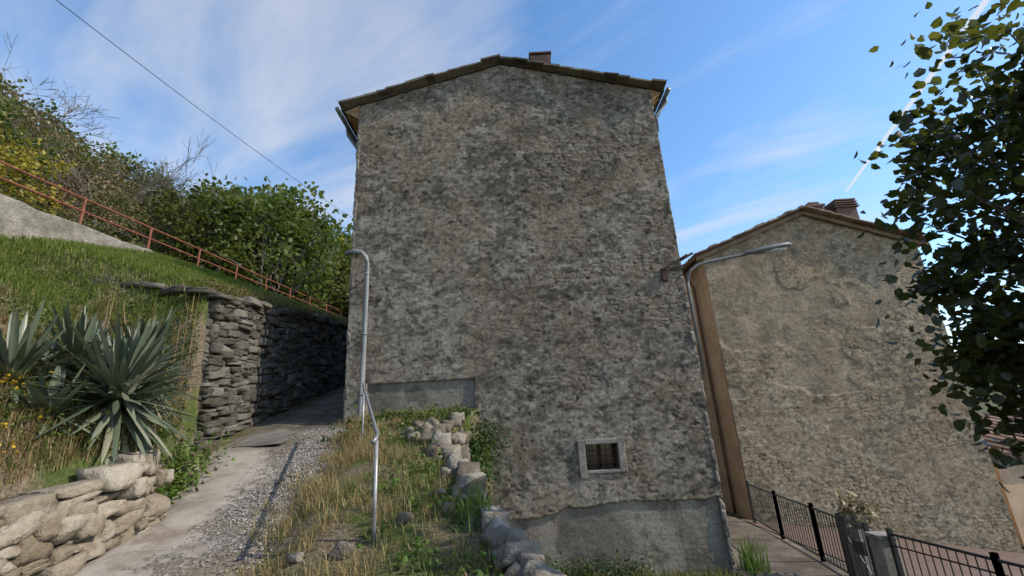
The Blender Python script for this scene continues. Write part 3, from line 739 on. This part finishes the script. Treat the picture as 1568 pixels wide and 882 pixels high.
G_yuc=leafmat('yucca_leaf',[(0,(.05,.08,.05)),(.5,(.11,.15,.095)),(.85,(.24,.27,.19)),(1,(.36,.32,.19))],.12,(.12,.16,.06),rough=.4,spec=.5)
def yucca(name,rosettes):
    Vs=[];Fs=[];Rs=[];b=0
    for (cx,cy,cz,Ln,n) in rosettes:
        for i in range(n):
            el=math.radians(rng.uniform(-60,70)) if i>n*.10 else math.radians(rng.uniform(50,85))
            az=rng.uniform(0,6.283);L=Ln*rng.uniform(.65,1.1)
            d=np.array([math.cos(az)*math.cos(el),math.sin(az)*math.cos(el),math.sin(el)])
            s=np.array([-math.sin(az),math.cos(az),0.])
            nn=np.cross(s,d);w=.033*rng.uniform(.8,1.2)
            droop=rng.uniform(.03,.3)*L*math.cos(el)
            P0=np.array([cx,cy,cz+rng.uniform(-.15,.05)])
            seg=[(.04,.5),(.3,1.),(.6,.95),(.85,.55),(1.,.03)]
            for t,ww in seg:
                p=P0+d*L*t-np.array([0,0,1])*droop*t*t
                Vs+= [p-s*w*ww+nn*w*ww*.35,p,p+s*w*ww+nn*w*ww*.35]
            for k in range(4):
                a=b+3*k;Fs+=[(a,a+1,a+4,a+3),(a+1,a+2,a+5,a+4)]
            b+=15;r=rng.uniform(0,.9) if el>-.5 else rng.uniform(.3,1);Rs+=[r]*15
    mkobj(name,np.array(Vs),np.array(Fs),G_yuc,Rs)
yucca('yucca_plant',[(-4.62,5.35,.66,1.0,250),(-5.35,5.5,1.0,.9,160),(-5.0,6.0,1.05,.9,150),(-5.45,4.9,.85,.85,150),(-4.85,4.8,.45,.6,60)])

# hillside
G1=leafmat('foliage_green',[(0,(.035,.055,.015)),(.5,(.085,.125,.028)),(1,(.16,.2,.05))],.4)
G2=leafmat('foliage_olive',[(0,(.055,.065,.02)),(.5,(.125,.135,.04)),(1,(.21,.205,.07))],.4)
G3=leafmat('foliage_yellow',[(0,(.14,.12,.02)),(.5,(.27,.225,.035)),(1,(.4,.32,.05))],.4,(.42,.34,.05))
G4=leafmat('foliage_dry',[(0,(.08,.06,.035)),(.5,(.16,.115,.06)),(1,(.25,.18,.1))],.3,(.22,.14,.06))
M_bark=surf('bark',[(.3,(.09,.08,.07)),(.6,(.17,.155,.135)),(.8,(.26,.24,.21))],8,4,stretch=(3,3,.7),bump=.6)
def branch_mesh(mb,p,d,L,r,depth,rr,spread=.6,n=5,minr=.004):
    pts=[p];rad=[r];q=Vector(p);dd=Vector(d)
    for i in range(4):
        dd=(dd+Vector((rr.gauss(0,.12),rr.gauss(0,.12),rr.gauss(0,.08)))).normalized();q=q+dd*L/4;pts.append(q.copy());rad.append(max(minr,r*(1-.16*(i+1))))
    mb.tube(pts,rad,n if r>.02 else 3)
    if depth==0:return
    for i in range(rr.choice((2,3,3,4))):
        k=rr.choice((2,3,4));nd=(dd+Vector((rr.gauss(0,spread),rr.gauss(0,spread),rr.gauss(.1,spread*.6)))).normalized()
        branch_mesh(mb,pts[k],nd,L*rr.uniform(.55,.8),rad[k]*.65,depth-1,rr,spread,n,minr)
variants=[]
for vi,(mat,shell,nc,per,rad,lf) in enumerate([(G1,.45,62,42,(1.5,1.5,1.75),.15),(G2,.4,55,40,(1.6,1.6,1.5),.145),(G3,.4,60,40,(1.6,1.5,1.5),.14),(G4,.3,45,28,(1.7,1.5,1.6),.12),(G1,.5,60,42,(1.2,1.2,2.1),.15)]):
    P,R,cc=crown_points((0,0,1.75),rad,nc,per,.42,shell)
    V,F=leaves_at(P,lf,up=.4);Rv=np.repeat(R,6)
    o=mkobj('bush_src',V,F,mat,Rv);me=o.data;bpy.data.objects.remove(o)
    mb=MB();rr=random.Random(vi)
    for k in range(5):branch_mesh(mb,(rr.gauss(0,.1),rr.gauss(0,.1),-.3),Vector((rr.gauss(0,.35),rr.gauss(0,.35),1)).normalized(),1.5,.05,2,rr)
    o=mb.obj('t',M_bark);tm=o.data;bpy.data.objects.remove(o)
    variants.append((me,tm))
hb=empty('hillside_bushes')
prof=lambda r:np.interp(r,[-1.5,-1.37,-1.16,-.87,-.75,-.63,-.5,-.42,-.377,-.3],[1.1,1.0,.86,.66,.62,.68,.62,.54,.58,.6])
cnt=0;tries=0;placed=[]
while cnt<80 and tries<6000:
    tries+=1
    y_=rng.uniform(6,34);x=rng.uniform(-30,-9.0)
    if x>-12.8:
        if y_<20:continue
    if x>-10.4 and y_<27:continue
    r=x/y_
    if r<-1.75 or r>-.28:continue
    if any((x-a)**2+(y_-b)**2<2.2 for a,b in placed):continue
    z=float(hgt(x,y_));top=y_*float(prof(r));left=(r<-.9)
    s=(top-z)/3.6*(rng.uniform(.6,1.08) if left else rng.uniform(.5,1.05))
    if s<.4:continue
    s=min(s,2.8 if left else 2.3)
    placed.append((x,y_))
    vi=rng.choice([1,2,3,0],p=[.30,.22,.36,.12]) if left else rng.choice([0,1,4,3,2],p=[.3,.25,.25,.12,.08])
    me,tm=variants[vi]
    rot=rng.uniform(0,6.28)
    for nm,md in(('foliage',me),('stems',tm)):
        o=bpy.data.objects.new(nm,md);scene.collection.objects.link(o);o.parent=hb
        o.location=(x,y_,z-.15*s);o.rotation_euler=(0,0,rot);o.scale=(s,s,s)
    cnt+=1
yy=rng.uniform(5,32,12000);xx=-12.2-np.abs(rng.normal(0,1.4,len(yy)));zz=hgt(xx,yy)+rng.uniform(0,1.1,len(yy))*fbm(xx*.8,yy*.8,71)*1.6
V,F=leaves_at(np.stack([xx,yy,zz],1),.14,up=.4);mkobj('undergrowth',V,F,G2,np.repeat(rng.random(len(yy)),6))
for i,(x,y_,h) in enumerate([(-15.5,18.5,2.6),(-14.0,20,2.4),(-19.5,15.5,2.4),(-13.6,22.5,2.2),(-22,17,2.8),(-17.5,17.5,2.4)]):
    mb=MB();rr=random.Random(40+i);z=float(hgt(x,y_))
    for k in range(3):branch_mesh(mb,(x+rr.gauss(0,.2),y_,z),Vector((rr.gauss(0,.25),rr.gauss(0,.25),1)).normalized(),h,.09,4,rr,.45,5,.008)
    t=empty('bare_tree');mb.obj('branches',M_bark,t)

# right tree (near)
tr=empty('broadleaf_tree')
G5=leafmat('tree_leaf',[(0,(.015,.022,.009)),(.5,(.03,.042,.015)),(.88,(.055,.07,.022)),(1,(.18,.15,.04))],.3,(.24,.27,.03),rough=.4,spec=.5)
rr=random.Random(3);mb=MB()
base=Vector((5.7,3.9,-3.1));mb.tube([base,base+Vector((.05,0,1.4)),base+Vector((-.05,.05,2.8)),base+Vector((-.1,0,4.2)),base+Vector((-.15,0,6))],[.17,.14,.12,.1,.04],10)
P1,R1,c1_=crown_points((5.4,3.9,1.75),(1.6,1.3,2.25),215,46,.33,.25)
P2,R2,c2_=crown_points((4.72,3.95,.35),(.92,.95,1.0),66,48,.32,.2)
P1=np.vstack([P1,P2]);R1=np.concatenate([R1,R2])
for c in list(c1_)[::2]+list(c2_)[::2]:
    c=Vector(c);t0=base+Vector((-.08,0,max(1.6,min(5.4,(c.z+3.1)*.75))))
    mid=t0.lerp(c,.5)+Vector((rr.gauss(0,.1),rr.gauss(0,.1),.12));mb.tube([t0,mid,c],[.025,.015,.005],5)
mb.obj('trunk_and_branches',M_bark,tr)
V,F=leaves_at(P1,.115,up=.5,width=.40);mkobj('foliage',V,F,G5,np.repeat(R1,6),tr)

# ---------------------------------------------------------------- sky, sun, camera
sv=Vector((1.32,-.24,1.0)).normalized()
elev=math.asin(sv.z);azi=math.atan2(sv.x,sv.y)
w=bpy.data.worlds.new('World');scene.world=w;w.use_nodes=True;w.node_tree.nodes.clear();N=NT(w.node_tree)
sky=N.n('ShaderNodeTexSky',sky_type='NISHITA',sun_disc=False,sun_elevation=elev,sun_rotation=azi,air_density=1.0,dust_density=.3,ozone_density=1.5)
gen=N.n('ShaderNodeTexCoord').outputs['Generated']
sp=N.n('ShaderNodeSeparateXYZ',{0:gen}).outputs
zc=N.math('MAXIMUM',sp[2],.05)
px_=N.math('DIVIDE',sp[0],zc);py_=N.math('DIVIDE',sp[1],zc)
al=N.math('ADD',N.math('MULTIPLY',px_,.80),N.math('MULTIPLY',py_,-.6))
ac=N.math('ADD',N.math('MULTIPLY',px_,.6),N.math('MULTIPLY',py_,.80))
cv=N.n('ShaderNodeCombineXYZ',{0:N.math('MULTIPLY',al,.42),1:N.math('MULTIPLY',ac,1.9),2:.35}).outputs[0]
n1=N.noise(cv,1.35,6,.55,.6)
cv2=N.n('ShaderNodeCombineXYZ',{0:px_,1:py_,2:3.}).outputs[0]
n2=N.noise(cv2,1.1,5,.55,.3)
left=N.math('MULTIPLY_ADD',sp[0],-.26,.0)
dens=N.math('ADD',N.math('ADD',N.math('MULTIPLY',n1,.66),N.math('MULTIPLY',n2,.34)),N.math('MULTIPLY',left,.42))
cl=N.ramp(dens,[(.45,0.),(.55,.4),(.69,1.)])
low=N.math('MULTIPLY',N.ramp(N.noise(cv2,.55,4,.6),[(.5,0.),(.62,1.)]),N.ramp(sp[2],[(.1,.7),(.42,0.)]))
cl=N.math('MAXIMUM',cl,low)
va=Vector((752,550.6,587)).normalized();vb=Vector((520,633.7,320)).normalized();nn=va.cross(vb).normalized()
dt=N.n('ShaderNodeVectorMath',{0:gen,1:tuple(nn)},operation='DOT_PRODUCT').outputs['Value']
wd=N.math('MULTIPLY',N.math('SUBTRACT',sp[2],.30),.016);wd=N.math('ADD',wd,.0016)
ct=N.math('SUBTRACT',1.,N.math('DIVIDE',N.math('ABSOLUTE',dt),wd),clamp=True)
ct=N.math('MULTIPLY',N.math('POWER',ct,.6),N.math('MULTIPLY',N.math('GREATER_THAN',sp[2],vb.z),N.math('GREATER_THAN',sp[0],.2)))
cl=N.math('MAXIMUM',N.math('MULTIPLY',cl,.72),N.math('MULTIPLY',ct,.97))
hs=N.n('ShaderNodeHueSaturation',{'Hue':.499,'Saturation':1.18,'Value':1.8,'Color':sky.outputs[0]}).outputs[0]
col=N.mix(cl,hs,(5.3,5.4,5.6))
bg=N.n('ShaderNodeBackground',{'Color':col,'Strength':.15})
wo=w.node_tree.nodes.new('ShaderNodeOutputWorld');N.L.new(bg.outputs[0],wo.inputs[0])
sd=bpy.data.lights.new('sun','SUN');sd.energy=5.0;sd.angle=math.radians(.5);sd.color=(1,.89,.73)
so=bpy.data.objects.new('sun',sd);scene.collection.objects.link(so);so.rotation_euler=(-sv).to_track_quat('-Z','Y').to_euler();so.location=(20,0,20)
cam=bpy.data.cameras.new('camera');cam.sensor_width=36;cam.lens=16.07;cam.clip_end=3000;cam.clip_start=.05
th=math.atan(.311);F_=Vector((0,math.cos(th),math.sin(th)));U0=Vector((0,-math.sin(th),math.cos(th)));R0=Vector((1,0,0))
Uu=(U0+.06*R0).normalized();Rr=(R0-.06*U0).normalized()
mw=Matrix((Rr,Uu,-F_)).transposed().to_4x4()
co_=bpy.data.objects.new('camera',cam);scene.collection.objects.link(co_);co_.matrix_world=mw
scene.camera=co_
scene.view_settings.view_transform='Standard';scene.view_settings.look='None';scene.view_settings.exposure=0
